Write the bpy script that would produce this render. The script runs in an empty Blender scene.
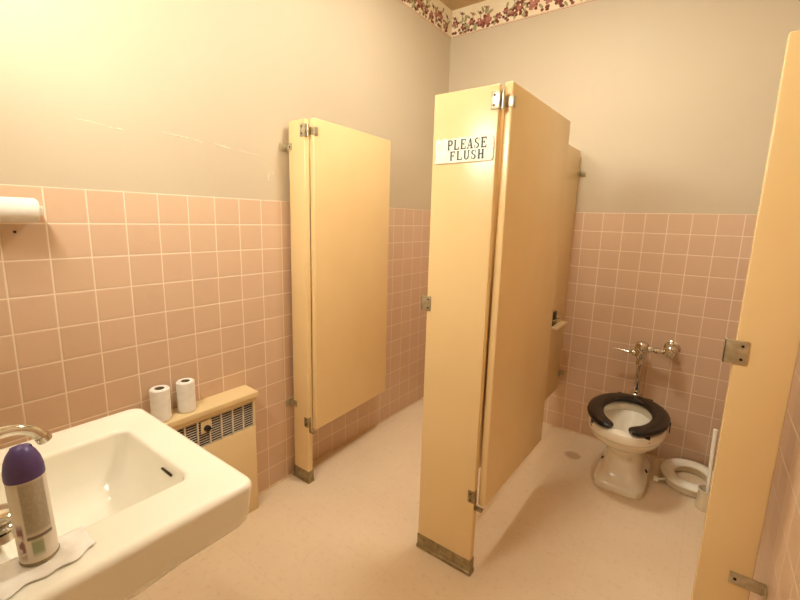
import bpy, bmesh, math, random
from mathutils import Vector, Matrix
random.seed(7)
PI = math.pi
S = bpy.context.scene
COL = S.collection

# ------------------------------------------------------------------ camera
cam_d = bpy.data.cameras.new('camera'); cam = bpy.data.objects.new('camera', cam_d); COL.objects.link(cam)
cam_d.sensor_width = 36.0; cam_d.sensor_fit = 'HORIZONTAL'
cam_d.lens = 418.61 / 800 * 36
cam_d.shift_x = 0.0015; cam_d.shift_y = -0.00844
cam_d.clip_start = 0.01
right = Vector((0.80240323, 0.59622287, 0.025833))
down = Vector((0.12431569, -0.12465437, -0.98438148))
fwd = Vector((-0.58369055, 0.79308233, -0.17414293))
m = Matrix((right, -down, -fwd)).transposed().to_4x4()
m.translation = Vector((1.6344, -0.3982, 1.3513))
cam.matrix_world = m
S.camera = cam
# ------------------------------------------------------------------ world, exposure
w = bpy.data.worlds.new('world'); S.world = w; w.use_nodes = True
w.node_tree.nodes['Background'].inputs[0].default_value = (1.0, 0.86, 0.66, 1)
w.node_tree.nodes['Background'].inputs[1].default_value = 0.0
vs = S.view_settings
vs.view_transform = 'Standard'; vs.look = 'None'; vs.gamma = 1.0; vs.use_curve_mapping = False
vs.exposure = 1.22
BULB = 52.0            # radiance of the wall light over the sink
CEIL_FILL = 38.0            # radiance of the added ceiling fill disc
VX = 0.62
LCOL = (1.0, 0.97, 0.85, 1)

# ------------------------------------------------------------------ room numbers
W, B, F, H = 1.855, 2.359, -0.46, 2.78
T, ZT = 0.1095, 1.4205
Y = 0.911               # front plane of the stall pilasters

# ------------------------------------------------------------------ materials
def lin(c):
    r = []
    for v in c:
        v /= 255.0
        r.append(v / 12.92 if v <= 0.04045 else ((v + 0.055) / 1.055) ** 2.4)
    return (*r, 1.0)

def newmat(name):
    mt = bpy.data.materials.new(name); mt.use_nodes = True
    nt = mt.node_tree
    return mt, nt, nt.nodes['Principled BSDF']

def nd(nt, t, **kw):
    n = nt.nodes.new(t)
    for k, v in kw.items(): setattr(n, k, v)
    return n

def mth(nt, op, a, b=None, c=None):
    n = nd(nt, 'ShaderNodeMath', operation=op)
    for i, v in enumerate((a, b, c)):
        if v is None: continue
        if isinstance(v, (int, float)): n.inputs[i].default_value = v
        else: nt.links.new(v, n.inputs[i])
    return n.outputs[0]

def mix(nt, f, a, b):
    n = nd(nt, 'ShaderNodeMix', data_type='RGBA')
    for i, v in ((0, f), (6, a), (7, b)):
        if isinstance(v, (int, float)): n.inputs[i].default_value = v
        elif isinstance(v, tuple): n.inputs[i].default_value = v
        else: nt.links.new(v, n.inputs[i])
    return n.outputs[2]

def noise(nt, scale, detail=3, rough=0.5, dist=0.0):
    tc = nd(nt, 'ShaderNodeTexCoord')
    n = nd(nt, 'ShaderNodeTexNoise'); n.inputs['Scale'].default_value = scale
    n.inputs['Detail'].default_value = detail; n.inputs['Roughness'].default_value = rough
    n.inputs['Distortion'].default_value = dist
    nt.links.new(tc.outputs['Object'], n.inputs['Vector'])
    return n.outputs['Fac']

def ramp(nt, f, a, b):
    n = nd(nt, 'ShaderNodeMapRange'); n.clamp = True
    nt.links.new(f, n.inputs[0]); n.inputs[1].default_value = a; n.inputs[2].default_value = b
    return n.outputs[0]

def bump(nt, bs, h, strength, dist):
    b = nd(nt, 'ShaderNodeBump'); b.inputs['Strength'].default_value = strength; b.inputs['Distance'].default_value = dist
    nt.links.new(h, b.inputs['Height']); nt.links.new(b.outputs[0], bs.inputs['Normal'])

def simple(name, c1, c2=None, rough=0.5, metal=0.0, scale=8.0, bstr=0.0, bdist=0.001, bscale=60.0, coat=0.0, spec=0.5, sss=0.0):
    mt, nt, bs = newmat(name)
    c2 = c2 or c1
    f = noise(nt, scale, 4)
    nt.links.new(mix(nt, ramp(nt, f, 0.35, 0.65), lin(c1), lin(c2)), bs.inputs['Base Color'])
    bs.inputs['Roughness'].default_value = rough; bs.inputs['Metallic'].default_value = metal
    bs.inputs['Coat Weight'].default_value = coat; bs.inputs['Specular IOR Level'].default_value = spec
    if sss:
        bs.inputs['Subsurface Weight'].default_value = sss; bs.inputs['Subsurface Scale'].default_value = 0.01
    if bstr: bump(nt, bs, noise(nt, bscale, 3), bstr, bdist)
    return mt

def tile_mat(name, axis, off, dark=None):
    mt, nt, bs = newmat(name)
    tc = nd(nt, 'ShaderNodeTexCoord'); sp = nd(nt, 'ShaderNodeSeparateXYZ')
    nt.links.new(tc.outputs['Object'], sp.inputs[0])
    u = mth(nt, 'DIVIDE', mth(nt, 'SUBTRACT', sp.outputs[axis], off), T)
    v = mth(nt, 'DIVIDE', mth(nt, 'SUBTRACT', ZT, sp.outputs[2]), T)
    def edge(x):
        fr = mth(nt, 'FRACT', x)
        return mth(nt, 'MINIMUM', fr, mth(nt, 'SUBTRACT', 1.0, fr))
    d = mth(nt, 'MINIMUM', edge(u), edge(v))
    msk = ramp(nt, d, 0.010, 0.026)
    cb = nd(nt, 'ShaderNodeCombineXYZ')
    nt.links.new(mth(nt, 'FLOOR', u), cb.inputs[0]); nt.links.new(mth(nt, 'FLOOR', v), cb.inputs[1])
    wn = nd(nt, 'ShaderNodeTexWhiteNoise', noise_dimensions='3D'); nt.links.new(cb.outputs[0], wn.inputs['Vector'])
    tcol = mix(nt, wn.outputs['Value'], lin(TILE_A), lin(TILE_B))
    tcol = mix(nt, ramp(nt, noise(nt, 25, 4), 0.3, 0.8), tcol, lin(TILE_C))
    nt.links.new(mix(nt, msk, lin(GROUT), tcol), bs.inputs['Base Color'])
    rg = nd(nt, 'ShaderNodeMapRange'); nt.links.new(msk, rg.inputs[0]); rg.inputs[3].default_value = 0.8; rg.inputs[4].default_value = 0.28
    nt.links.new(rg.outputs[0], bs.inputs['Roughness'])
    soft = ramp(nt, d, 0.008, 0.05)
    h = mth(nt, 'ADD', soft, mth(nt, 'MULTIPLY', noise(nt, 14, 2), 0.5))
    bump(nt, bs, h, 0.5, 0.0012)
    return mt

TILE_A, TILE_B, TILE_C, GROUT = (218, 184, 154), (210, 176, 147), (214, 182, 150), (240, 220, 196)
M_tileL = tile_mat('pink_tile_left', 1, 0.0)
M_tileB = tile_mat('pink_tile_back', 0, 0.0061)
M_tileR = tile_mat('pink_tile_right', 1, 0.03)
M_paint = simple('cream_wall_paint', (207, 191, 164), (203, 187, 160), 0.6, scale=1.5, bstr=0.15, bdist=0.0015, bscale=45)
M_ceil = simple('ceiling_paint', (200, 172, 128), (194, 166, 122), 0.8, scale=2)
M_paper = simple('border_paper', (247, 232, 200), (242, 224, 190), 0.7, scale=10)
M_rose = simple('rose_print', (198, 138, 116), (168, 96, 82), 0.7, scale=60)
M_maroon = simple('maroon_print', (110, 52, 42), (140, 76, 58), 0.7, scale=60)
M_leaf = simple('leaf_print', (150, 150, 105), (178, 165, 120), 0.7, scale=60)
M_pline = simple('border_line', (176, 110, 80), (160, 95, 75), 0.7)
M_part = simple('partition_enamel', (241, 211, 157), (237, 205, 149), 0.26, scale=2.5, bstr=0.06, bdist=0.001, bscale=25)
M_white = simple('white_porcelain', (250, 246, 232), (246, 240, 224), 0.16, scale=3, coat=0.3)
M_toilet = simple('toilet_porcelain', (246, 238, 220), (240, 230, 208), 0.15, scale=5, coat=0.3)
M_chrome = simple('chrome', (225, 222, 214), (200, 192, 176), 0.12, 1.0, scale=30)
M_steel = simple('brushed_steel', (206, 196, 172), (178, 166, 138), 0.35, 0.75, scale=50)
M_shoe = simple('worn_steel_shoe', (172, 156, 120), (138, 120, 84), 0.42, 0.6, scale=35, bstr=0.2, bscale=90)
M_black = simple('black_vinyl', (16, 11, 10), (24, 17, 14), 0.25, scale=20)
M_dark = simple('void_shade', (58, 40, 50), (44, 30, 36), 0.8)
M_screw = simple('dark_screw', (70, 58, 44), (50, 40, 30), 0.4, 0.8)
M_tissue = simple('white_tissue', (248, 244, 236), (240, 234, 224), 0.9, scale=40, bstr=0.4, bdist=0.001, bscale=150)
M_core = simple('card_core', (150, 128, 96), (130, 110, 80), 0.9)
M_plastic = simple('white_plastic', (252, 246, 230), (247, 240, 222), 0.35, scale=5)
M_clear = simple('milky_plastic', (226, 210, 180), (214, 196, 164), 0.3, scale=5)
M_rad = simple('radiator_enamel', (236, 210, 160), (231, 203, 152), 0.4, scale=3)
M_slat = simple('grille_slats', (226, 214, 192), (212, 198, 176), 0.45)
M_purple = simple('purple_cap', (86, 66, 122), (76, 58, 110), 0.35)
M_lid = simple('cap_spray_slot', (48, 38, 90), None, 0.4)
M_seam = simple('peeled_paint', (246, 236, 214), (222, 206, 178), 0.8, scale=80)
M_sign = simple('sign_board', (254, 252, 240), (246, 240, 220), 0.45, scale=40)
M_signedge = simple('sign_gilt_edge', (196, 170, 116), (232, 214, 160), 0.5, scale=90)
M_ink = simple('dark_green_ink', (62, 78, 62), (80, 92, 72), 0.7, scale=80)
M_water = simple('bowl_water', (214, 200, 164), None, 0.04)
M_caulk = simple('pale_caulk', (240, 214, 178), (228, 200, 160), 0.6, scale=20)

def emat(name, strength):
    mt, nt, bs = newmat(name)
    bs.inputs['Base Color'].default_value = (1, 1, 1, 1)
    bs.inputs['Emission Color'].default_value = LCOL; bs.inputs['Emission Strength'].default_value = strength
    return mt
M_bulb = emat('lit_globe', BULB)
M_disc = emat('fill_diffuser', CEIL_FILL)

def floor_mat():
    mt, nt, bs = newmat('beige_vinyl_floor')
    c = mix(nt, ramp(nt, noise(nt, 2.2, 5, 0.6), 0.3, 0.7), lin((234, 212, 182)), lin((226, 202, 168)))
    c = mix(nt, mth(nt, 'MULTIPLY', ramp(nt, noise(nt, 38, 4, 0.7), 0.55, 0.75), 0.35), c, lin((196, 160, 116)))
    tc = nd(nt, 'ShaderNodeTexCoord'); sp = nd(nt, 'ShaderNodeSeparateXYZ'); nt.links.new(tc.outputs['Object'], sp.inputs[0])
    def edge(o, off):
        fr = mth(nt, 'FRACT', mth(nt, 'DIVIDE', mth(nt, 'SUBTRACT', o, off), 0.305))
        return mth(nt, 'MINIMUM', fr, mth(nt, 'SUBTRACT', 1.0, fr))
    d = mth(nt, 'MINIMUM', edge(sp.outputs[0], 0.17), edge(sp.outputs[1], 0.12))
    seam = mth(nt, 'SUBTRACT', 1.0, ramp(nt, d, 0.002, 0.007))
    c = mix(nt, mth(nt, 'MULTIPLY', seam, 0.10), c, lin((160, 124, 84)))
    # old round stain left of the toilet
    dx = mth(nt, 'DIVIDE', mth(nt, 'SUBTRACT', sp.outputs[0], 1.133), 0.046)
    dy = mth(nt, 'DIVIDE', mth(nt, 'SUBTRACT', sp.outputs[1], 2.066), 0.042)
    rr = mth(nt, 'SQRT', mth(nt, 'ADD', mth(nt, 'MULTIPLY', dx, dx), mth(nt, 'MULTIPLY', dy, dy)))
    rr = mth(nt, 'ADD', rr, mth(nt, 'MULTIPLY', mth(nt, 'SUBTRACT', noise(nt, 30, 3), 0.5), 0.7))
    st = mth(nt, 'SUBTRACT', 1.0, ramp(nt, rr, 0.75, 1.15))
    c = mix(nt, mth(nt, 'MULTIPLY', st, 0.55), c, lin((160, 112, 66)))
    nt.links.new(c, bs.inputs['Base Color'])
    bs.inputs['Roughness'].default_value = 0.42
    bump(nt, bs, noise(nt, 50, 3), 0.06, 0.001)
    return mt
M_floor = floor_mat()

def can_mat():
    mt, nt, bs = newmat('can_label')
    tc = nd(nt, 'ShaderNodeTexCoord'); sp = nd(nt, 'ShaderNodeSeparateXYZ'); nt.links.new(tc.outputs['Object'], sp.inputs[0])
    ang = mth(nt, 'ARCTAN2', sp.outputs[1], sp.outputs[0])       # 0 = +x
    z = sp.outputs[2]
    def band(x, a, b, s=0.004):
        return mth(nt, 'MULTIPLY', ramp(nt, x, a - s, a + s), mth(nt, 'SUBTRACT', 1.0, ramp(nt, x, b - s, b + s)))
    txt = ramp(nt, noise(nt, 260, 2), 0.48, 0.6)
    c = mix(nt, ramp(nt, noise(nt, 20, 3), .4, .6), lin((226, 218, 202)), lin((214, 204, 186)))
    # grey printed panel, right side as seen
    pan = mth(nt, 'MULTIPLY', band(ang, -0.62, 0.75, 0.03), band(z, 0.046, 0.122))
    pc = mix(nt, mth(nt, 'MULTIPLY', txt, 0.25), lin((168, 158, 138)), lin((196, 188, 170)))
    c = mix(nt, pan, c, pc)
    grn = mth(nt, 'MULTIPLY', band(ang, -0.45, 0.15, 0.04), band(z, 0.014, 0.036))
    c = mix(nt, grn, c, lin((158, 166, 132)))
    lin2 = mth(nt, 'MULTIPLY', band(ang, -0.62, 0.75, 0.03), band(z, 0.038, 0.043, 0.001))
    c = mix(nt, lin2, c, lin((120, 104, 92)))
    red = mth(nt, 'MULTIPLY', band(ang, -1.2, -0.78, 0.05), band(z, 0.012, 0.06, 0.006))
    red = mth(nt, 'MULTIPLY', red, ramp(nt, noise(nt, 90, 2), 0.35, 0.5))
    c = mix(nt, red, c, lin((136, 92, 96)))
    nt.links.new(c, bs.inputs['Base Color']); bs.inputs['Roughness'].default_value = 0.3
    return mt
M_can = can_mat()

# ------------------------------------------------------------------ mesh helpers
OFF = {}
def obj(name, bm, mat, parent=None, smooth=True, origin=None):
    """link bm (authored in world space) as ONE mesh object"""
    me = bpy.data.meshes.new(name)
    o = bpy.data.objects.new(name, me); COL.objects.link(o)
    base = Vector((0, 0, 0))
    if parent is not None:
        base = OFF[parent.name]; o.parent = parent
        OFF[o.name] = base
    elif origin is not None:
        base = Vector(origin); o.location = base; OFF[o.name] = base
    else:
        OFF[o.name] = base
    bmesh.ops.translate(bm, verts=bm.verts, vec=-base)
    bmesh.ops.recalc_face_normals(bm, faces=bm.faces)
    bm.to_mesh(me); bm.free()
    for mt in (mat if isinstance(mat, (list, tuple)) else [mat]): me.materials.append(mt)
    if smooth:
        for p in me.polygons: p.use_smooth = True
        try: me.set_sharp_from_angle(angle=math.radians(38))
        except Exception: pass
    return o

def tag(o, label, cat, group=None):
    o['label'] = label; o['category'] = cat
    if group: o['group'] = group
    return o

def thing(name, label, cat, loc, group=None):
    o = bpy.data.objects.new(name, None); o.empty_display_size = 0.05; COL.objects.link(o)
    o.location = loc; OFF[o.name] = Vector(loc)
    return tag(o, label, cat, group)

def struct(name, bm, mat, smooth=True):
    o = obj(name, bm, mat, None, smooth); o['kind'] = 'structure'
    return o

def nb(): return bmesh.new()

def box(bm, lo, hi, bev=0.0, seg=2, mi=0, M=None):
    lo, hi = Vector(lo), Vector(hi)
    c = (lo + hi) / 2; s = hi - lo
    r = bmesh.ops.create_cube(bm, size=1.0)
    vs_ = r['verts']
    for v in vs_: v.co = Vector((v.co.x * s.x, v.co.y * s.y, v.co.z * s.z)) + c
    faces = set(f for v in vs_ for f in v.link_faces)
    if bev > 0:
        es = list(set(e for v in vs_ for e in v.link_edges))
        rb = bmesh.ops.bevel(bm, geom=es, offset=bev, segments=seg, affect='EDGES', profile=0.5)
        faces = set(rb['faces']) | set(f for f in faces if f.is_valid)
        vs_ = list(set(v for f in faces for v in f.verts))
    for f in faces: f.material_index = mi
    if M is not None:
        for v in vs_: v.co = M @ v.co
    return vs_

def loft(bm, loops, cap0=True, cap1=True, mi=0, closed=True):
    rows = [[bm.verts.new(p) for p in lp] for lp in loops]
    n = len(rows[0])
    for a, b in zip(rows, rows[1:]):
        for i in range(n if closed else n - 1):
            f = bm.faces.new((a[i], a[(i + 1) % n], b[(i + 1) % n], b[i])); f.material_index = mi
    if cap0: bm.faces.new(rows[0]).material_index = mi
    if cap1: bm.faces.new(rows[-1]).material_index = mi
    return rows

def frame_for(d):
    d = Vector(d).normalized()
    up = Vector((0, 0, 1)) if abs(d.z) < 0.9 else Vector((1, 0, 0))
    a = d.cross(up).normalized(); b = a.cross(d).normalized()
    return a, b

def lathe(bm, prof, c, axis=(0, 0, 1), seg=32, mi=0, cap0=True, cap1=True):
    """prof: (radius, distance along the axis) pairs"""
    d = Vector(axis).normalized(); a, b = frame_for(d); c = Vector(c)
    loops = []
    for r, t in prof:
        r = max(r, 1e-5)
        loops.append([c + d * t + a * (r * math.cos(2 * PI * i / seg)) + b * (r * math.sin(2 * PI * i / seg)) for i in range(seg)])
    return loft(bm, loops, cap0, cap1, mi)

def smooth_path(pts, n=8):
    P = [Vector(p) for p in pts]; P = [2 * P[0] - P[1]] + P + [2 * P[-1] - P[-2]]
    out = []
    for i in range(1, len(P) - 2):
        for k in range(n):
            t = k / n
            a, b, c, d = P[i - 1], P[i], P[i + 1], P[i + 2]
            out.append(0.5 * ((2 * b) + (c - a) * t + (2 * a - 5 * b + 4 * c - d) * t * t + (3 * b - a - 3 * c + d) * t ** 3))
    out.append(P[-2])
    return out

def tube(bm, pts, r, seg=14, mi=0, flat=None, ref=None):
    """round (or flat=(a,b) scaled) tube along pts"""
    P = [Vector(p) for p in pts]; n = len(P)
    rs = r if isinstance(r, (list, tuple)) else [r] * n
    if len(rs) != n:
        rs = [rs[min(len(rs) - 1, int(i / (n - 1) * (len(rs) - 1)))] * (1 - ((i / (n - 1) * (len(rs) - 1)) % 1)) +
              rs[min(len(rs) - 1, int(i / (n - 1) * (len(rs) - 1)) + 1)] * ((i / (n - 1) * (len(rs) - 1)) % 1) for i in range(n)]
    loops = []; prev = Vector(ref) if ref else None
    fa, fb = flat or (1, 1)
    for i, p in enumerate(P):
        d = (P[min(i + 1, n - 1)] - P[max(i - 1, 0)]).normalized()
        if prev is None: a, _ = frame_for(d)
        else: a = (prev - d * prev.dot(d)).normalized()
        prev = a; b = d.cross(a)
        loops.append([p + a * (rs[i] * fa * math.cos(2 * PI * k / seg)) + b * (rs[i] * fb * math.sin(2 * PI * k / seg)) for k in range(seg)])
    return loft(bm, loops, True, True, mi)

def sup(cx, cy, z, ax, af, ar, n=2.3, N=56):
    """superellipse loop; af = half length towards -y (front), ar = towards +y"""
    out = []
    for i in range(N):
        t = 2 * PI * i / N
        c, s = math.cos(t), math.sin(t)
        x = ax * math.copysign(abs(c) ** (2 / n), c)
        y = (ar if s > 0 else af) * math.copysign(abs(s) ** (2 / n), s)
        out.append(Vector((cx + x, cy + y, z)))
    return out

def rrect(x0, x1, y0, y1, z, r, k=7, tilt=None):
    out = []
    for cx, cy, a0 in ((x1 - r, y1 - r, 0), (x0 + r, y1 - r, 90), (x0 + r, y0 + r, 180), (x1 - r, y0 + r, 270)):
        for i in range(k):
            a = math.radians(a0 + 90 * i / (k - 1))
            x, y = cx + r * math.cos(a), cy + r * math.sin(a)
            out.append(Vector((x, y, z + (tilt(x, y) if tilt else 0))))
    return out

def disc(bm, c, r, axis, t=0.002, seg=16, mi=0):
    lathe(bm, [(r, 0), (r, t * .6), (r * .8, t)], c, axis, seg, mi)

# ------------------------------------------------------------------ room shell
bm = nb(); box(bm, (-0.1, F - 0.1, -0.1), (W + 0.1, B + 0.1, 0)); struct('floor', bm, M_floor, False)
bm = nb(); box(bm, (-0.1, F - 0.1, H), (W + 0.1, B + 0.1, H + 0.1)); struct('ceiling', bm, M_ceil, False)
P = 0.004
bm = nb(); box(bm, (-0.1, F - 0.1, 0), (-P, B + 0.1, H)); wl = struct('wall_left', bm, M_paint, False)
bm = nb(); box(bm, (-P, B + P, 0), (W + P, B + 0.1, H)); wb = struct('wall_back', bm, M_paint, False)
bm = nb(); box(bm, (W + P, F - 0.1, 0), (W + 0.1, B + 0.1, H)); wr = struct('wall_right', bm, M_paint, False)
bm = nb(); box(bm, (-P, F - 0.1, 0), (W + P, F, H)); struct('wall_front', bm, M_paint, False)
bm = nb(); box(bm, (-P, F, 0), (0, B + P, ZT), 0.003, 3); obj('tile_wainscot', bm, M_tileL, wl)
bm = nb(); box(bm, (0, B, 0), (W, B + P, ZT), 0.003, 3); obj('tile_wainscot', bm, M_tileB, wb)
bm = nb(); box(bm, (W, F, 0), (W + P, B + P, ZT), 0.003, 3); obj('tile_wainscot', bm, M_tileR, wr)
# caulk line where tile meets floor
bm = nb(); box(bm, (0, F, 0), (0.006, B, 0.008), 0.002); struct('baseboard_left', bm, M_caulk)
bm = nb(); box(bm, (0.006, B - 0.006, 0), (W - 0.006, B, 0.008), 0.002); struct('baseboard_back', bm, M_caulk)
bm = nb(); box(bm, (W - 0.006, F, 0), (W, B, 0.008), 0.002); struct('baseboard_right', bm, M_caulk)

# peeling paint seam on the left wall
bm = nb()
def crack(pts, wd):
    P3 = smooth_path([(-P, a, b) for a, b in pts], 8)
    rs = [wd * 1.35 * random.uniform(.3, 1.0) * math.sin(PI * (i + .5) / len(P3)) ** .5 for i in range(len(P3))]
    for p in P3: p.z += random.uniform(-.0012, .0012)
    tube(bm, P3, [max(r, 3e-4) for r in rs], 6)
crack([(0.10, 1.635), (0.16, 1.632), (0.225, 1.621)], 0.0012)
crack([(0.215, 1.626), (0.235, 1.622)], 0.0035)
crack([(0.36, 1.640), (0.406, 1.635), (0.46, 1.631), (0.52, 1.625)], 0.0022)
crack([(0.56, 1.629), (0.60, 1.624), (0.63, 1.620)], 0.003)
crack([(0.63, 1.620), (0.70, 1.616), (0.78, 1.611)], 0.0010)
crack([(0.822, 1.548), (0.812, 1.520), (0.826, 1.495)], 0.003)
crack([(0.842, 1.555), (0.836, 1.535)], 0.0022)
obj('paint_crack', bm, M_seam, wl)

# floral wallpaper border
def border(name, p0, d, nrm, length, seed):
    rnd = random.Random(seed)
    bm = nb(); p0 = Vector(p0); d = Vector(d); nrm = Vector(nrm)
    z0, z1 = 2.6026, H
    a = p0 + Vector((0, 0, z0)); t = 0.0012
    def q(u, v, k=0.0): return p0 + d * u + Vector((0, 0, z0 + v)) + nrm * (t + k)
    vs_ = [bm.verts.new(x) for x in (a, a + d * length, a + d * length + Vector((0, 0, z1 - z0)), a + Vector((0, 0, z1 - z0)),
            a + nrm * t, a + d * length + nrm * t, a + d * length + nrm * t + Vector((0, 0, z1 - z0)), a + nrm * t + Vector((0, 0, z1 - z0)))]
    for f in ((0, 1, 2, 3), (4, 5, 6, 7), (0, 1, 5, 4), (1, 2, 6, 5), (2, 3, 7, 6), (3, 0, 4, 7)): bm.faces.new([vs_[i] for i in f])
    def strip(v0, v1, mi):
        f = bm.faces.new([bm.verts.new(q(u, v, 0.0003)) for u, v in ((0, v0), (length, v0), (length, v1), (0, v1))]); f.material_index = mi
    strip(0.001, 0.0045, 4); strip(0.0085, 0.0105, 4)
    lay = [0.0004]
    def blob(u, v, ru, rv, ang, mi, n=8):
        lay[0] += 0.0000015
        ps = []
        for i in range(n):
            th = 2 * PI * i / n; k = rnd.uniform(.8, 1.15)
            x, y = ru * k * math.cos(th), rv * k * math.sin(th)
            uu = u + x * math.cos(ang) - y * math.sin(ang); vv = v + x * math.sin(ang) + y * math.cos(ang)
            uu = min(max(uu, 0.001), length - 0.001); vv = min(max(vv, 0.012), z1 - z0 - .004)
            ps.append(bm.verts.new(q(uu, vv, lay[0])))
        f = bm.faces.new(ps); f.material_index = mi
    u = 0.03
    while u < length - 0.02:
        big = rnd.random() < 0.55
        v = rnd.uniform(0.05, 0.085)
        R = rnd.uniform(0.030, 0.040) if big else rnd.uniform(0.019, 0.026)
        for k in range(rnd.randint(3, 5)):
            an = rnd.uniform(0, 2 * PI); rr = R * rnd.uniform(1.1, 2.0)
            blob(u + rr * math.cos(an), v + rr * math.sin(an) * 1.1, 0.022, 0.009, an + rnd.uniform(-.4, .4), 3)
        dk = rnd.random() < .4
        for k in range(6):
            an = 2 * PI * k / 6 + rnd.uniform(-.3, .3)
            blob(u + R * .62 * math.cos(an), v + R * .62 * math.sin(an), R * .52, R * .4, an, (2 if dk and k % 3 else rnd.choice((1, 1, 2))))
        blob(u, v, R * .5, R * .5, 0, 1)
        for k in range(4): blob(u + rnd.uniform(-.7, .7) * R, v + rnd.uniform(-.7, .7) * R, R * .2, R * .15, rnd.uniform(0, 3), rnd.choice((2, 2, 3, 0)), 6)
        for k in range(rnd.randint(2, 4)):
            blob(u + rnd.uniform(-.04, .04), rnd.uniform(0.018, 0.05), 0.011, 0.010, 0, 2)
        if rnd.random() < .7:
            uu, vv = u + rnd.uniform(-.02, .03), rnd.uniform(.11, .145)
            blob(uu, vv, 0.011, 0.010, 0, rnd.choice((2, 1))); blob(uu + .014, vv - .006, 0.010, 0.005, .6, 3); blob(uu - .012, vv + .008, 0.010, 0.005, 2.4, 3)
            blob(uu + .003, vv - .022, 0.003, 0.016, .2, 3)
        u += R * rnd.uniform(1.9, 2.9)
    struct(name, bm, [M_paper, M_rose, M_maroon, M_leaf, M_pline], False)
border('trim_1', (-P, F + .001, 0), (0, 1, 0), (1, 0, 0), B - F, 11)
border('trim_2', (0, B + P, 0), (1, 0, 0), (0, -1, 0), W, 23)

# ------------------------------------------------------------------ wall lamp of the room and an added ceiling fill light (behind and above the camera's view)
t = thing('vanity_light', 'glowing box light with flat white front mounted on the wall above the sink', 'light', (VX, F, 2.08))
bm = nb(); box(bm, (VX - .24, F + .0005, 2.015), (VX + .24, F + 0.075, 2.145), 0.004); obj('housing', bm, M_plastic, t)
bm = nb(); box(bm, (VX - .232, F + .0755, 2.022), (VX + .232, F + 0.082, 2.138), 0.002); obj('diffuser', bm, M_bulb, t)
t = thing('ceiling_fill_light', 'round flat glowing fill light added on the ceiling in the middle of the washroom', 'light', (0.94, 1.20, H))  # fill light added to even out the brightness of the stalls
bm = nb(); lathe(bm, [(0.19, 0), (0.19, -0.025), (0.18, -0.03), (0.165, -0.03), (0.165, 0)], (0.94, 1.20, H), seg=48); obj('rim', bm, M_steel, t)
bm = nb(); lathe(bm, [(0.163, -0.02), (0.15, -0.045), (0.08, -0.06), (0.0, -0.063)], (0.94, 1.20, H), seg=48); obj('diffuser', bm, M_disc, t)

# ------------------------------------------------------------------ toilet stall front
def screws(parent, pts, axis, r=0.0035):
    for p in pts:
        bm = nb(); lathe(bm, [(r, 0), (r, .0012), (r * .6, .002)], p, axis, 10)
        obj('screw', bm, M_screw, parent)

def pilaster(x0, x1, label, shoe=True):
    t = thing('pilaster', label, 'partition post', ((x0 + x1) / 2, Y + .015, 0))
    bm = nb(); box(bm, (x0, Y, 0.006), (x1, Y + 0.03, 1.778), 0.0035, 3); obj('panel', bm, M_part, t)
    bm = nb()
    o = 0.0025
    box(bm, (x0 - o, Y - o, 0), (x1 + o, Y + .03 + o, 0.066), 0.003, 2)
    box(bm, (x0 - o - .0025, Y - o - .0025, 0), (x1 + o + .0025, Y + .03 + o + .0025, 0.018), 0.004, 3)
    obj('floor_shoe', bm, M_shoe, t)
    return t

def wall_bracket(t, side, xw, xe, z, h=0.032, reach=0.05):
    """side -1: wall at left of the pilaster; sits on the front face with an ear on the wall"""
    bm = nb()
    lo, hi = min(xw, xe), max(xw, xe)
    box(bm, (lo, Y - .0045, z - h / 2), (hi, Y - 0.0003, z + h / 2), 0.001)
    wx = xw
    box(bm, (min(wx, wx - side * .004), Y - .034, z - h / 2), (max(wx, wx - side * .004), Y - .0003, z + h / 2), 0.001)
    br = obj('wall_bracket', bm, M_steel, t)
    screws(br, [(xe + side * .012, Y - .0045, z)], (0, -1, 0), .004)

def upper_hinge(t, xe, z, door_x0, door_x1):
    bm = nb(); box(bm, (xe - .026, Y - .004, z - .027), (xe + .001, Y - .0003, z + .027), 0.001)
    box(bm, (xe - .001, Y - .004, z - .027), (xe + .003, Y + .014, z + .027), 0.001)
    lathe(bm, [(.0055, -.026), (.0055, .026)], (xe + .009, Y + .012, z), seg=14)
    hg = obj('hinge_plate', bm, M_steel, t)
    screws(hg, [(xe - .014, Y - .004, z - .015), (xe - .014, Y - .004, z + .015)], (0, -1, 0), .0038)

pA = pilaster(0.020, 0.128, 'narrow tan enamelled post beside the left tiled wall, metal shoe at floor')
wall_bracket(pA, -1, 0.0, 0.044, 1.664); wall_bracket(pA, -1, 0.0, 0.048, 0.414)
upper_hinge(pA, 0.128, 1.730, 0, 0)
pB = pilaster(0.803, 1.043, 'wide tan enamelled post in the centre carrying the white lettered sign')
upper_hinge(pB, 1.043, 1.730, 0, 0)
pC = pilaster(1.715, 1.829, 'tan enamelled post at the right edge beside the right tiled wall')
wall_bracket(pC, 1, W, 1.782, 0.444, 0.034); wall_bracket(pC, 1, W, 1.782, 1.664, 0.034)
# bottom hinges
for t, xe in ((pA, .128), (pB, 1.043)):
    bm = nb(); box(bm, (xe - .024, Y - .004, .312), (xe + .001, Y - .0003, .360), .001)
    box(bm, (xe - .001, Y - .004, .312), (xe + .003, Y + .016, .360), .001)
    box(bm, (xe - .001, Y + .008, .280), (xe + .028, Y + .030, .286), .001)
    box(bm, (xe - .001, Y + .008, .280), (xe + .003, Y + .016, .330), .001)
    hg = obj('hinge_plate', bm, M_shoe, t)
    screws(hg, [(xe - .013, Y - .004, .323), (xe - .013, Y - .004, .349)], (0, -1, 0), .0036)
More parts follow.
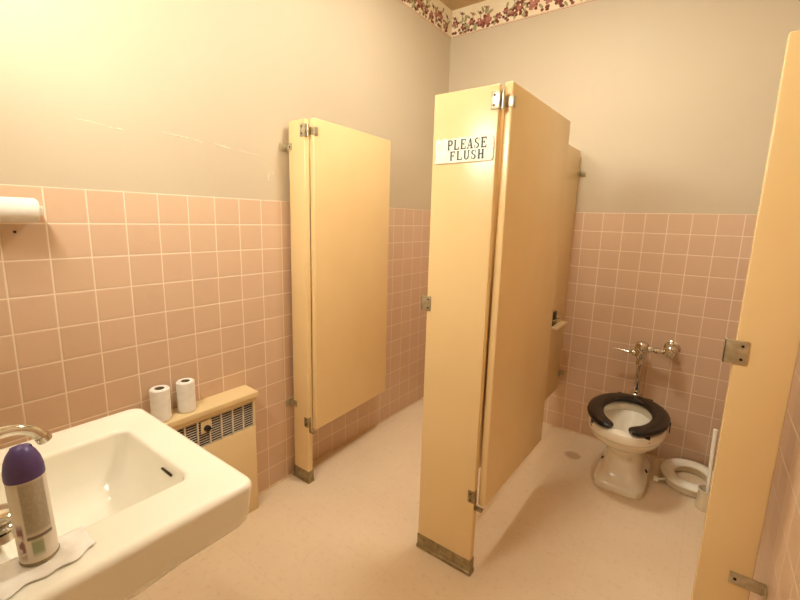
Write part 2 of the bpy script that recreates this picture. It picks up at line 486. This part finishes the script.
# door keepers on the latch side of each opening
def keeper(t, xe, side, z, h, proud, plate):
    bm = nb()
    a, b = sorted((xe - side * proud, xe + side * plate))
    box(bm, (a, Y - .005, z - h / 2), (b, Y - .0005, z + h / 2), .0012)
    a, b = sorted((xe - side * proud, xe - side * (proud - .004)))
    box(bm, (a, Y - .005, z - h / 2), (b, Y + .022, z + h / 2), .0012)
    k = obj('latch_keeper', bm, M_steel, t)
    screws(k, [(xe + side * plate * .5, Y - .005, z + h * .28), (xe + side * plate * .5, Y - .005, z - h * .28)], (0, -1, 0), .0035)
keeper(pC, 1.717, 1, 1.048, .060, .024, .024)
keeper(pB, 0.803, 1, 1.043, .056, .022, .018)

def door(label, hx, hy, fx, fy, th, z0, z1):
    """hx,hy: the near corner of the face seen from the camera; fx,fy its far corner"""
    t = thing('stall_door', label, 'door', (hx - th / 2, hy, 0.0))
    L = math.hypot(fx - hx, fy - hy); ang = math.atan2(-(fx - hx), fy - hy)
    M = Matrix.Translation((hx, hy, 0)) @ Matrix.Rotation(ang, 4, 'Z')
    bm = nb(); box(bm, (-th, 0, z0), (0, L, z1), 0.005, 3, M=M); obj('panel', bm, M_part, t)
    bm = nb()
    box(bm, (-.0025 - th, -.0003, 1.712), (.0035, .024, 1.748), .0015, 2, M=M)
    hg = obj('hinge_clip', bm, M_steel, t)
    bm = nb(); lathe(bm, [(.006, 0), (.006, -.003)], M @ Vector((-th / 2, .018, z0)), seg=14); obj('pivot_pin', bm, M_steel, t)
    # latch knob bar on the far side of the leaf
    bm = nb(); box(bm, (-th - .006, L - .07, 1.02), (-th, L - .01, 1.075), .0015, 2, M=M)
    lathe(bm, [(.006, 0), (.006, .012), (.011, .016), (.011, .022), (.007, .025)], M @ Vector((-th - .005, L - .035, 1.048)), M.to_3x3() @ Vector((-1, 0, 0)), 18)
    obj('latch', bm, M_steel, t)
    return t
door('tan stall door standing open against the left wall, hinged on the narrow post', 0.152, 0.9455, 0.114, 1.556, 0.028, 0.290, 1.787)
door('tan stall door standing open inwards beside the toilet, hinged on the central post', 1.074, 0.943, 1.080, 1.583, 0.028, 0.290, 1.790)

# dividing panel
t = thing('partition_panel', 'tan dividing panel running from the central post back to the tiled wall', 'partition', (0.932, 1.6, 0))
bm = nb(); box(bm, (0.918, Y + .033, 0.287), (0.944, 2.332, 1.779), .0035, 3); obj('panel', bm, M_part, t)
for z in (1.655, 0.388):
    bm = nb(); box(bm, (.944, 2.300, z - .018), (.9475, B - .0005, z + .018), .001); box(bm, (.944, B - .005, z - .018), (.978, B - .0005, z + .018), .001)
    br = obj('wall_bracket', bm, M_steel, t)
for z in (1.655, 0.388):
    bm = nb(); box(bm, (.944, Y + .0305, z - .018), (.947, Y + .07, z + .018), .001); box(bm, (.944, Y + .0305, z - .018), (.968, Y + .0335, z + .018), .001)
    obj('post_bracket', bm, M_steel, t)
# paper holder on the panel, mostly hidden by the door
t = thing('toilet_paper_holder', 'small metal paper holder with pale ledge on the dividing panel beside the toilet', 'holder', (0.944, 2.16, 0.75))
bm = nb(); box(bm, (.9445, 2.03, .742), (.985, 2.25, .756), .002, M=None); obj('ledge', bm, M_rad, t)
bm = nb(); box(bm, (.9445, 2.05, .756), (.950, 2.13, .84), .002); obj('back_plate', bm, M_screw, t)
bm = nb(); tube(bm, [(.950, 2.06, .79), (.975, 2.06, .80), (.980, 2.09, .80), (.975, 2.12, .80), (.950, 2.12, .79)], .004); obj('roll_bracket', bm, M_steel, t)

# ------------------------------------------------------------------ sign
t = thing('sign', 'small white lettered sign fixed near the top of the central post', 'sign', (0.926, Y, 1.545))
def outline(x0, x1, z0, z1):
    rnd = random.Random(3); pts = []
    n = 22
    for i in range(n + 1):       # ragged upper edge
        f = i / n; x = x0 + .004 + (x1 - x0 - .014) * f
        pts.append((x, z1 + rnd.uniform(-.004, .002) - (0 if f < .95 else .002)))
    pts += [(x1 - .004, z1 - .010), (x1, z1 - .014), (x1, z0 + .008), (x1 - .003, z0 + .003), (x1 - .009, z0)]
    pts += [(x0, z0 - .001), (x0 + .003, z0 + .02), (x0 + .001, z0 + .05), (x0 + .002, z1 - .006)]
    return pts
def slab(bm, pts, y0, y1, mi=0):
    a = [bm.verts.new((x, y0, z)) for x, z in pts]; b = [bm.verts.new((x, y1, z)) for x, z in pts]
    bm.faces.new(a).material_index = mi; bm.faces.new(list(reversed(b))).material_index = mi
    for i in range(len(pts)):
        j = (i + 1) % len(pts); bm.faces.new((a[i], b[i], b[j], a[j])).material_index = mi
bm = nb()
sp = outline(0.8155, 1.0365, 1.546, 1.629)
slab(bm, sp, Y - .004, Y - .0003, 1)
cx0, cz0 = 0.926, 1.587
slab(bm, [(cx0 + (x - cx0) * .985, cz0 + (z - cz0) * .965) for x, z in sp], Y - .0046, Y - .0038, 0)
obj('board', bm, [M_sign, M_signedge], t, False)

def letter(bm, ch, x, z, wd, h):
    y0, y1 = Y - .0056, Y - .0045
    k = wd; st = .24 * wd; th = .11 * h; sf = .085 * h
    def R(a, b, c, d): slab(bm, [(x + a, z + b), (x + c, z + b), (x + c, z + d), (x + a, z + d)], y0, y1)
    def G(pts): slab(bm, [(x + a, z + b) for a, b in pts], y0, y1)
    def stem(a, top=True, bot=True):
        R(a, 0, a + st, h)
        if bot: R(a - .06 * k, 0, a + st + .06 * k, sf)
        if top: R(a - .06 * k, h - sf, a + st + .06 * k, h)
    def arc(cx, cz, rx, rz, a0, a1, t0=1.0):
        n = 12; out = []; inn = []
        for i in range(n + 1):
            a = math.radians(a0 + (a1 - a0) * i / n)
            out.append((cx + rx * math.cos(a), cz + rz * math.sin(a)))
            inn.append((cx + (rx - st * t0) * math.cos(a), cz + (rz - th) * math.sin(a)))
        for i in range(n):
            G([out[i], out[i + 1], inn[i + 1], inn[i]])
    if ch in 'PLEF': stem(.1 * k)
    if ch == 'P':
        R(.1 * k, h - th, .55 * k, h); R(.1 * k, .44 * h, .55 * k, .44 * h + th)
        arc(.52 * k, .72 * h, .42 * k, .28 * h, -90, 90)
    if ch in 'LE':
        R(.1 * k, 0, .9 * k, th); G([(.78 * k, 0), (.92 * k, 0), (.92 * k, .30 * h), (.84 * k, .30 * h)])
    if ch in 'EF':
        R(.1 * k, h - th, .88 * k, h); G([(.76 * k, h), (.9 * k, h), (.9 * k, .74 * h), (.83 * k, .74 * h)])
        R(.3 * k, .47 * h, .62 * k, .47 * h + th * .9); R(.58 * k, .38 * h, .66 * k, .66 * h)
    if ch == 'A':
        G([(.06 * k, 0), (.17 * k, 0), (.54 * k, h), (.44 * k, h)]); G([(.66 * k, 0), (.94 * k, 0), (.62 * k, h), (.42 * k, h)])
        R(.22 * k, .28 * h, .75 * k, .28 * h + th * .8); R(-.03 * k, 0, .28 * k, sf); R(.58 * k, 0, 1.03 * k, sf)
    if ch == 'S':
        arc(.5 * k, .735 * h, .38 * k, .265 * h, 60, 270, .9); arc(.5 * k, .265 * h, .38 * k, .265 * h, -120, 90, .9)
        R(.78 * k, .68 * h, .86 * k, .98 * h); R(.12 * k, .02 * h, .20 * k, .32 * h)
    if ch == 'U':
        R(.1 * k, .3 * h, .1 * k + st, h); R(.04 * k, h - sf, .1 * k + st + .06 * k, h)
        R(.76 * k, .3 * h, .76 * k + st * .6, h); R(.68 * k, h - sf, .98 * k, h)
        arc(.5 * k, .32 * h, .40 * k, .32 * h, 180, 360, .9)
    if ch == 'H':
        stem(.08 * k); stem(.92 * k - st); R(.1 * k, .46 * h, .9 * k, .46 * h + th)
bm = nb()
x = 0.866
for ch in 'PLEASE': letter(bm, ch, x, 1.588 + (x - .866) * .006, .0215, .0330); x += .0250
x = 0.877
for ch in 'FLUSH': letter(bm, ch, x, 1.5535 + (x - .866) * .006, .0220, .0300); x += .0262
o = obj('lettering', bm, M_ink, t, False); o['label'] = 'dark green serif lettering'

# ------------------------------------------------------------------ radiator cover
t = thing('radiator_cover', 'low tan heater cover with slatted grille along the left tiled wall', 'radiator', (0.045, 0.2, 0))
ya, yb, xf = -0.16, 0.643, 0.085
gy0, gy1, gz0, gz1 = -0.10, 0.637, 0.420, 0.536
bm = nb()
box(bm, (.0065, ya, 0), (xf, yb, gz0), .002)                      # below the grille
box(bm, (.0065, ya, gz1), (xf, yb, .558), .0005)
box(bm, (.0065, ya, gz0), (xf, gy0, gz1), .0005); box(bm, (.0065, gy1, gz0), (xf, yb, gz1), .0005)
obj('body', bm, M_rad, t)
bm = nb()
v = [(.0015, .558), (.100, .558), (.102, .562), (.100, .581), (.0015, .587)]
a = [bm.verts.new((x, ya - .005, z)) for x, z in v]; b = [bm.verts.new((x, .651, z)) for x, z in v]
bm.faces.new(a); bm.faces.new(b)
for i in range(5): bm.faces.new((a[i], a[(i + 1) % 5], b[(i + 1) % 5], b[i]))
obj('lid', bm, M_rad, t)
bm = nb(); box(bm, (xf - .022, gy0, gz0), (xf - .018, gy1, gz1)); obj('shade_backing', bm, M_dark, t)  # dark backing sheet, coloured as the shade inside the cover
bm = nb()
pitch = 0.0508
nbar = 15
for i in range(nbar):
    yy = 0.637 - i * pitch
    box(bm, (xf - .005, yy - .006, gz0), (xf + .0005, yy - .000, gz1))
nsl = 11
for i in range(nsl):
    z = gz0 + (i + .5) * (gz1 - gz0) / nsl
    M = Matrix.Translation((xf - .005, 0, z)) @ Matrix.Rotation(math.radians(8), 4, 'Y')
    box(bm, (-.0020, gy0, -.0009), (.0020, gy1, .0009), M=M)
obj('grille', bm, M_slat, t)
bm = nb(); box(bm, (xf - .001, 0.392, 0.478), (xf + .002, 0.438, 0.531), .001); kp = obj('control_plate', bm, M_rad, t)
bm = nb(); lathe(bm, [(.013, 0), (.013, .010), (.010, .014)], (xf + .002, 0.416, 0.497), (1, 0, 0), 20)
box(bm, (xf + .012, .404, .494), (xf + .020, .428, .500), .001); obj('control_knob', bm, M_black, kp)

# toilet paper rolls on the lid
def roll(y, x, r, h, z, label):
    t = thing('toilet_roll', label, 'toilet paper', (x, y, z), 'paper rolls on the heater cover')
    ri = r * .50
    bm = nb(); lathe(bm, [(ri, .001), (r - .003, 0), (r, .003), (r, h - .004), (r - .004, h), (ri, h - .001)], (x, y, z), seg=40, cap0=False, cap1=False)
    obj('paper', bm, M_tissue, t)
    bm = nb(); lathe(bm, [(ri, .0), (ri, h - .002), (ri - .0015, h - .002), (ri - .0015, .0)], (x, y, z), seg=32, cap0=False, cap1=False)
    obj('core', bm, M_core, t)
    return t
roll(0.264, 0.050, 0.034, 0.124, 0.5843, 'white paper roll on the heater cover, the one nearer the sink')
roll(0.362, 0.046, 0.033, 0.122, 0.5846, 'white paper roll on the heater cover, the one farther from the sink')

# ------------------------------------------------------------------ paper towel holder on the left wall
t = thing('paper_towel_holder', 'white paper towel roll mounted high on the left tiled wall', 'towel holder', (0.0, -0.16, 1.345))
bm = nb(); lathe(bm, [(.012, .0), (.030, .0), (.034, .004), (.034, .268), (.030, .273), (.012, .273)], (.060, -.305, 1.350), (0, 1, 0), 40); obj('towel_roll', bm, M_tissue, t)
bm = nb(); box(bm, (.0005, -.325, 1.335), (.006, -.015, 1.365), .002)
box(bm, (.0005, -.318, 1.337), (.066, -.311, 1.362), .002); box(bm, (.0005, -.027, 1.337), (.066, -.020, 1.362), .002)
lathe(bm, [(.008, -.311), (.008, -.027)], (.060, 0, 1.350), (0, 1, 0), 16)
obj('wall_mount', bm, M_plastic, t)
bm = nb(); lathe(bm, [(.004, 0), (.004, .001), (.002, .0015)], (0, -.0755, 1.286), (1, 0, 0), 12)
tag(obj('wall_screw', bm, M_screw, None, origin=(0, -.0755, 1.286)), 'tiny dark screw in the tile under the paper towel roll', 'screw')

# ------------------------------------------------------------------ sink
SZ = 0.840
sx0, sx1, sy0, sy1 = 0.449, 0.975, F + .0005, 0.044
t = thing('sink', 'white porcelain wall sink with a squarish bowl at the lower left', 'sink', (0.71, F, 0.74))
def slope(k): return lambda x, y: k * (sy1 - y)
bm = nb()
L = []
L.append(rrect(sx0 + .16, sx1 - .16, sy0, sy1 - .21, SZ - .20, .05))
L.append(rrect(sx0 + .11, sx1 - .11, sy0, sy1 - .13, SZ - .185, .05))
L.append(rrect(sx0 + .060, sx1 - .060, sy0, sy1 - .065, SZ - .130, .04))
L.append(rrect(sx0 + .026, sx1 - .026, sy0, sy1 - .026, SZ - .098, .03))
L.append(rrect(sx0 + .014, sx1 - .014, sy0, sy1 - .014, SZ - .091, .027))
L.append(rrect(sx0 + .009, sx1 - .009, sy0, sy1 - .009, SZ - .084, .026))
L.append(rrect(sx0 + .007, sx1 - .007, sy0, sy1 - .007, SZ - .076, .026))
L.append(rrect(sx0 + .001, sx1 - .001, sy0, sy1 - .001, SZ - .020, .027))
for k in range(5):
    a = PI / 2 * k / 4
    o_ = .013 * (1 - math.cos(a)); L.append(rrect(sx0 + o_, sx1 - o_, sy0 + 0.0, sy1 - o_, SZ - .013 + .013 * math.sin(a), .027))
L.append(rrect(sx0 + .030, sx1 - .030, sy0 + .02, sy1 - .030, SZ - .0012, .026))
bx0, bx1, by0, by1 = 0.560, 0.862, -0.300, -0.034
for k in range(5):
    a = PI / 2 * k / 4
    o_ = .010 * math.sin(a); L.append(rrect(bx0 - .008 + o_, bx1 + .008 - o_, by0 - .008 + o_, by1 + .008 - o_, SZ - .0012 - .010 * (1 - math.cos(a)), .022))
L.append(rrect(bx0 + .006, bx1 - .006, by0 + .006, by1 - .006, SZ - .035, .026))
L.append(rrect(bx0 + .016, bx1 - .016, by0 + .014, by1 - .018, SZ - .085, .035))
L.append(rrect(bx0 + .034, bx1 - .034, by0 + .030, by1 - .040, SZ - .112, .045))
L.append(rrect(bx0 + .075, bx1 - .075, by0 + .065, by1 - .085, SZ - .126, .045))
L.append(rrect(bx0 + .125, bx1 - .125, by0 + .108, by1 - .125, SZ - .132, .012))
loft(bm, L); obj('basin', bm, M_white, t)
bm = nb(); lathe(bm, [(.024, 0), (.024, .003), (.018, .004), (.016, .001)], (0.711, -.172, SZ - .133), seg=28); obj('drain', bm, M_chrome, t)
bm = nb(); box(bm, (.757, by1 - .0075, SZ - .0245), (.800, by1 - .0015, SZ - .0205), .001); obj('overflow_slot', bm, M_screw, t)
bm = nb(); tube(bm, smooth_path([(0.711, -.172, SZ - .19), (.711, -.172, .52), (.711, -.19, .46), (.711, -.24, .44), (.711, -.28, .47), (.711, -.32, .50), (.711, F, .50)], 6), .017); obj('trap_pipe', bm, M_chrome, t)
bm = nb(); lathe(bm, [(.036, 0), (.030, .008), (.019, .012)], (.711, F, .50), (0, 1, 0), 24); obj('pipe_flange', bm, M_chrome, t)

t = thing('faucet', 'chrome faucet with arched spout at the back of the white sink', 'faucet', (0.71, -.385, SZ))
bm = nb(); L = []
for z, o_ in ((0, .0), (.010, .0), (.014, .003), (.016, .008)): L.append(rrect(.58 + o_, .84 + -o_, -.372 + o_, -.306 - o_, SZ + z - .0005, .022))
loft(bm, L); obj('base', bm, M_chrome, t)
bm = nb()
lathe(bm, [(.022, .012), (.020, .05), (.014, .062)], (.705, -.350, SZ), seg=24)
sp_ = smooth_path([(.705, -.350, SZ + .04), (.705, -.345, SZ + .085), (.705, -.318, SZ + .118), (.704, -.280, SZ + .134), (.703, -.250, SZ + .134), (.702, -.226, SZ + .122), (.702, -.213, SZ + .104)], 8)
tube(bm, sp_, [.012, .012, .0115, .011, .0095, .0095, .0105], 18)
lathe(bm, [(.0118, -.004), (.0118, .007), (.010, .009)], sp_[-1], (0, .35, -1), 20)
obj('spout', bm, M_chrome, t)
for x_ in (.625, .795):
    bm = nb(); lathe(bm, [(.021, .012), (.018, .024), (.012, .028), (.012, .034), (.022, .030), (.025, .034), (.022, .038), (.017, .040), (.017, .043), (.024, .045), (.027, .050), (.024, .055), (.014, .059), (.002, .061)], (x_ + (.018 if x_ > .7 else -.018), -.300, SZ), seg=28)
    obj('handle', bm, M_chrome, t)

# tissue and spray can
bm = nb()
rnd = random.Random(9)
N, Mx = 22, 12
rows = []
for i in range(N + 1):
    row = []
    for j in range(Mx + 1):
        u, v = i / N, j / Mx
        yy = -.325 + u * .115
        x0_, x1_ = .862, .946 - .016 * math.sin(u * 7) * .3 - .02 * u + .0025 * math.sin(u * 19)
        xx = x0_ + (x1_ - x0_) * v
        z = SZ + .0012 + .0010 * math.sin(u * 9 + v * 5) ** 2 * v + .0016 * max(0, v - .82) * 5 * (0.6 + .4 * math.sin(u * 14))
        row.append(bm.verts.new((xx, yy, z)))
    rows.append(row)
for i in range(N):
    for j in range(Mx): bm.faces.new((rows[i][j], rows[i + 1][j], rows[i + 1][j + 1], rows[i][j + 1]))
tis = obj('tissue', bm, M_tissue, None, origin=(.90, -.27, SZ))
tis.modifiers.new('thick', 'SOLIDIFY').thickness = .0006
tag(tis, 'thin crumpled white tissue lying on the sink under the spray can', 'tissue')

CX, CY, CZ = .886, -.270, SZ + .0030
t = thing('spray_can', 'air freshener can with purple cap and printed label standing on the sink', 'spray can', (CX, CY, CZ))
R_ = .0228
bm = nb(); lathe(bm, [(R_ - .003, 0), (R_, .0015), (R_, .1225), (R_ - .002, .1255), (R_ - .004, .128)], (CX, CY, CZ), seg=48)
o = obj('can_body', bm, M_can, t)
t.rotation_euler = (math.radians(1.6), math.radians(-2.2), 0); t.scale = (1, 1, 1.045); t.location.z += .0006
bm = nb(); lathe(bm, [(R_ + .0004, 0), (R_ + .0008, .002), (R_ + .0002, .0035)], (CX, CY, CZ), seg=48, cap0=False, cap1=False); obj('base_rim', bm, M_shoe, t)
bm = nb(); lathe(bm, [(R_ + .0003, .1235), (R_ + .0006, .126), (R_ + .0003, .136), (R_ - .002, .148), (R_ - .006, .158), (R_ - .011, .165), (R_ - .018, .169), (.0, .170)], (CX, CY, CZ), seg=48)
cap = obj('cap', bm, M_purple, t); cap['label'] = 'purple domed cap'
bm = nb()
arc_ = []
for i in range(17):
    a = math.radians(75 + 150 * i / 16)
    arc_.append((CX + .0120 * math.cos(a), CY + .0120 * math.sin(a), CZ + .1640))
tube(bm, arc_, .0018, 8); obj('nozzle_slot', bm, M_lid, cap)

# ------------------------------------------------------------------ toilet
TX = 1.399
t = thing('toilet', 'white floor toilet with black open-front seat in the right stall', 'toilet', (TX, 1.95, 0))
bm = nb()
def sec(z, hw, yf, yr, n, cyo=.5):
    cy = yf + (yr - yf) * cyo
    return sup(TX, cy, z, hw, cy - yf, yr - cy, n)
L = [sec(.0, .117, 1.833, 2.26, 6), sec(.012, .121, 1.828, 2.26, 6), sec(.035, .119, 1.832, 2.26, 6), sec(.045, .112, 1.842, 2.26, 5.5),
     sec(.060, .100, 1.866, 2.26, 4.5), sec(.10, .090, 1.885, 2.26, 3.6), sec(.15, .085, 1.892, 2.26, 3.2), sec(.19, .090, 1.882, 2.26, 2.9),
     sec(.225, .112, 1.845, 2.25, 2.5), sec(.26, .142, 1.785, 2.24, 2.3), sec(.295, .163, 1.732, 2.23, 2.25), sec(.325, .172, 1.705, 2.225, 2.25),
     sec(.338, .174, 1.698, 2.222, 2.25), sec(.342, .178, 1.690, 2.222, 2.25), sec(.37, .180, 1.684, 2.222, 2.25), sec(.383, .177, 1.688, 2.22, 2.25), sec(.388, .168, 1.698, 2.212, 2.25)]
L += [sec(.388, .134, 1.735, 2.12, 2.1), sec(.380, .126, 1.744, 2.110, 2.1), sec(.345, .128, 1.742, 2.112, 2.1), sec(.34, .122, 1.748, 2.105, 2.1), sec(.30, .105, 1.770, 2.085, 2.1),
      sec(.25, .08, 1.82, 2.06, 2.1), sec(.20, .055, 1.89, 2.03, 2.1), sec(.15, .04, 1.93, 2.01, 2)]
loft(bm, L); obj('bowl', bm, M_toilet, t)
bm = nb(); loft(bm, [sec(.238, .074, 1.835, 2.052, 2.1), sec(.240, .074, 1.835, 2.052, 2.1)]); obj('water', bm, M_water, t)
for sx_ in (-1, 1):
    bm = nb(); lathe(bm, [(.012, 0), (.012, .006), (.007, .014), (.001, .016)], (TX + sx_ * .103, 2.06, .044), seg=16); obj('bolt_cap', bm, M_screw, t)
# seat: horseshoe swept along an ellipse, open towards the front
bm = nb()
pts = []; rr = []
cy_ = 1.925
g = 17
for i in range(49):
    a = math.radians(-90 + g + (360 - 2 * g) * i / 48)
    pts.append(Vector((TX + .146 * math.cos(a), cy_ + (.222 if math.sin(a) < 0 else .215) * math.sin(a), .4060)))
    rr.append(.039 + (.008 * max(0, math.sin(a))))
# rounded tips
loops = []
n = len(pts)
for i, p in enumerate(pts):
    d = (pts[min(i + 1, n - 1)] - pts[max(i - 1, 0)]).normalized(); a = d.cross(Vector((0, 0, 1))).normalized()
    q_ = min(i, n - 1 - i)
    k = (.55, .86, .97, 1)[min(q_, 3)]
    loops.append([p + a * (rr[i] * k * math.copysign(abs(math.cos(th)) ** .75, math.cos(th))) + Vector((0, 0, 1)) * (.0150 * (.7 + .3 * k) * math.copysign(abs(math.sin(th)) ** .8, math.sin(th))) for th in [2 * PI * m_ / 18 for m_ in range(18)]])
loft(bm, loops); seat = obj('seat', bm, M_black, t); seat['label'] = 'black open-front seat'
for (x_, y_, nx, ny) in ((TX - .131, 1.760, -.8, -.6), (TX + .112, 1.738, .65, -.75), (TX + .186, 1.93, 1, 0)):
    bm = nb(); d = Vector((nx, ny, 0)).normalized(); s_ = Vector((-d.y, d.x, 0))
    M = Matrix((s_, d, Vector((0, 0, 1)))).transposed().to_4x4(); M.translation = Vector((x_, y_, 0))
    box(bm, (-.011, -.002, .358), (.011, .003, .408), .001, M=M); obj('strap', bm, M_black, seat)
for sx_ in (-1, 1):
    bm = nb(); box(bm, (TX + sx_ * .07 - .018, 2.155, .389), (TX + sx_ * .07 + .018, 2.192, .410), .004)
    obj('seat_hinge', bm, M_black, seat)

# flush valve
FX, FY = 1.394, 2.265
t = thing('flush_valve', 'chrome flush valve with lever on the tiled wall above the toilet', 'flush valve', (FX, FY, .388))
bm = nb(); lathe(bm, [(.034, .3885), (.034, .396), (.022, .401), (.020, .412), (.0145, .416), (.0145, .575)], (FX, FY, 0), seg=28); obj('flush_tube', bm, M_chrome, t)
bm = nb(); lathe(bm, [(.018, .560), (.021, .564), (.021, .584), (.019, .590), (.019, .604), (.026, .612), (.029, .620), (.029, .655), (.033, .660), (.037, .666), (.037, .676), (.034, .682), (.034, .690), (.028, .700), (.014, .706), (.0, .707)], (FX, FY, 0), seg=32); obj('valve_body', bm, M_chrome, t)
bm = nb(); lathe(bm, [(.015, .022), (.018, .030), (.018, .048), (.012, .056), (.009, .06)], (FX, FY, .634), (-1, 0, 0), 22)
tube(bm, [(FX - .056, FY, .634), (FX - .10, FY, .636), (FX - .142, FY, .640)], [.0075, .0055, .0065], 14); obj('lever', bm, M_chrome, t)
bm = nb(); lathe(bm, [(.015, .022), (.019, .026), (.019, .044), (.013, .048), (.013, .058), (.018, .064), (.018, .082), (.014, .088), (.014, .11)], (FX, FY, .668), (1, 0, 0), 24); obj('supply_elbow', bm, M_chrome, t)
bm = nb(); lathe(bm, [(.022, -.028), (.029, -.022), (.032, -.006), (.032, .012), (.026, .018), (.026, .05), (.020, .055), (.020, B - FY - .001)], (1.531, FY, .676), (0, 1, 0), 28)
lathe(bm, [(.013, -.044), (.017, -.040), (.017, -.026)], (1.531, FY, .676), (0, 1, 0), 20); obj('stop_valve', bm, M_chrome, t)
bm = nb(); lathe(bm, [(.040, 0), (.040, -.004), (.030, -.012), (.021, -.014)], (1.531, B - .0005, .676), (0, 1, 0), 32); obj('wall_flange', bm, M_chrome, t)

# spare seat ring on the floor
t = thing('spare_toilet_seat', 'white loose toilet seat ring lying on the floor beside the toilet', 'toilet seat', (1.70, 2.14, 0))
RC = Vector((1.703, 2.190, .042)); tiltm = Matrix.Translation(RC)
bm = nb(); rows = []
N = 56; K = 16
for i in range(N):
    a = 2 * PI * i / N; d = Vector((math.cos(a), math.sin(a), 0)); c = Vector((.108 * math.cos(a), .126 * math.sin(a), 0))
    rows.append([bm.verts.new(tiltm @ (c + d * (.033 * math.cos(2 * PI * k / K)) + Vector((0, 0, .018 * math.sin(2 * PI * k / K))))) for k in range(K)])
for i in range(N):
    for k in range(K): bm.faces.new((rows[i][k], rows[(i + 1) % N][k], rows[(i + 1) % N][(k + 1) % K], rows[i][(k + 1) % K]))
ring = obj('ring', bm, M_plastic, t)
bm = nb(); rows = []
for i in range(N):
    a = 2 * PI * i / N; d = Vector((math.cos(a), math.sin(a), 0)); c = Vector((.108 * math.cos(a), .126 * math.sin(a), 0))
    rows.append([bm.verts.new(p) for p in ((lambda q: (Vector((q.x, q.y, max(.0005, q.z)))))(tiltm @ (c + d * o_ + Vector((0, 0, z_)))) for o_, z_ in ((-.026, -.006), (.028, -.006), (.026, -.036), (-.022, -.036)))])
for i in range(N):
    for k in range(4): bm.faces.new((rows[i][k], rows[(i + 1) % N][k], rows[(i + 1) % N][(k + 1) % 4], rows[i][(k + 1) % 4]))
obj('underside_rim', bm, M_clear, t)
bm = nb(); lathe(bm, [(.008, 0), (.014, .004), (.014, .020), (.008, .026)], (1.541, 2.060, .0275), (1, 0, 0), 18)
tube(bm, [(1.560, 2.062, .028), (1.600, 2.095, .028)], .007, 10); obj('hinge_knob', bm, M_plastic, t)
# toilet brush
t = thing('toilet_brush', 'white toilet brush with tall slim handle standing in its white holder', 'toilet brush', (1.768, 1.985, 0))
bx_, by_ = 1.772, 1.985
bm = nb(); lathe(bm, [(.043, 0), (.044, .004), (.040, .030), (.038, .085), (.041, .100), (.038, .102), (.035, .09), (.034, .02), (.0, .018)], (bx_, by_, 0), seg=36); obj('holder', bm, M_clear, t)
bm = nb(); tube(bm, smooth_path([(bx_, by_, .02), (bx_ - .002, by_ + .01, .12), (bx_ - .006, by_ + .035, .28), (bx_ - .007, by_ + .047, .392)], 6), [.007, .008, .0085, .0095, .010], 16); obj('handle', bm, M_plastic, t)
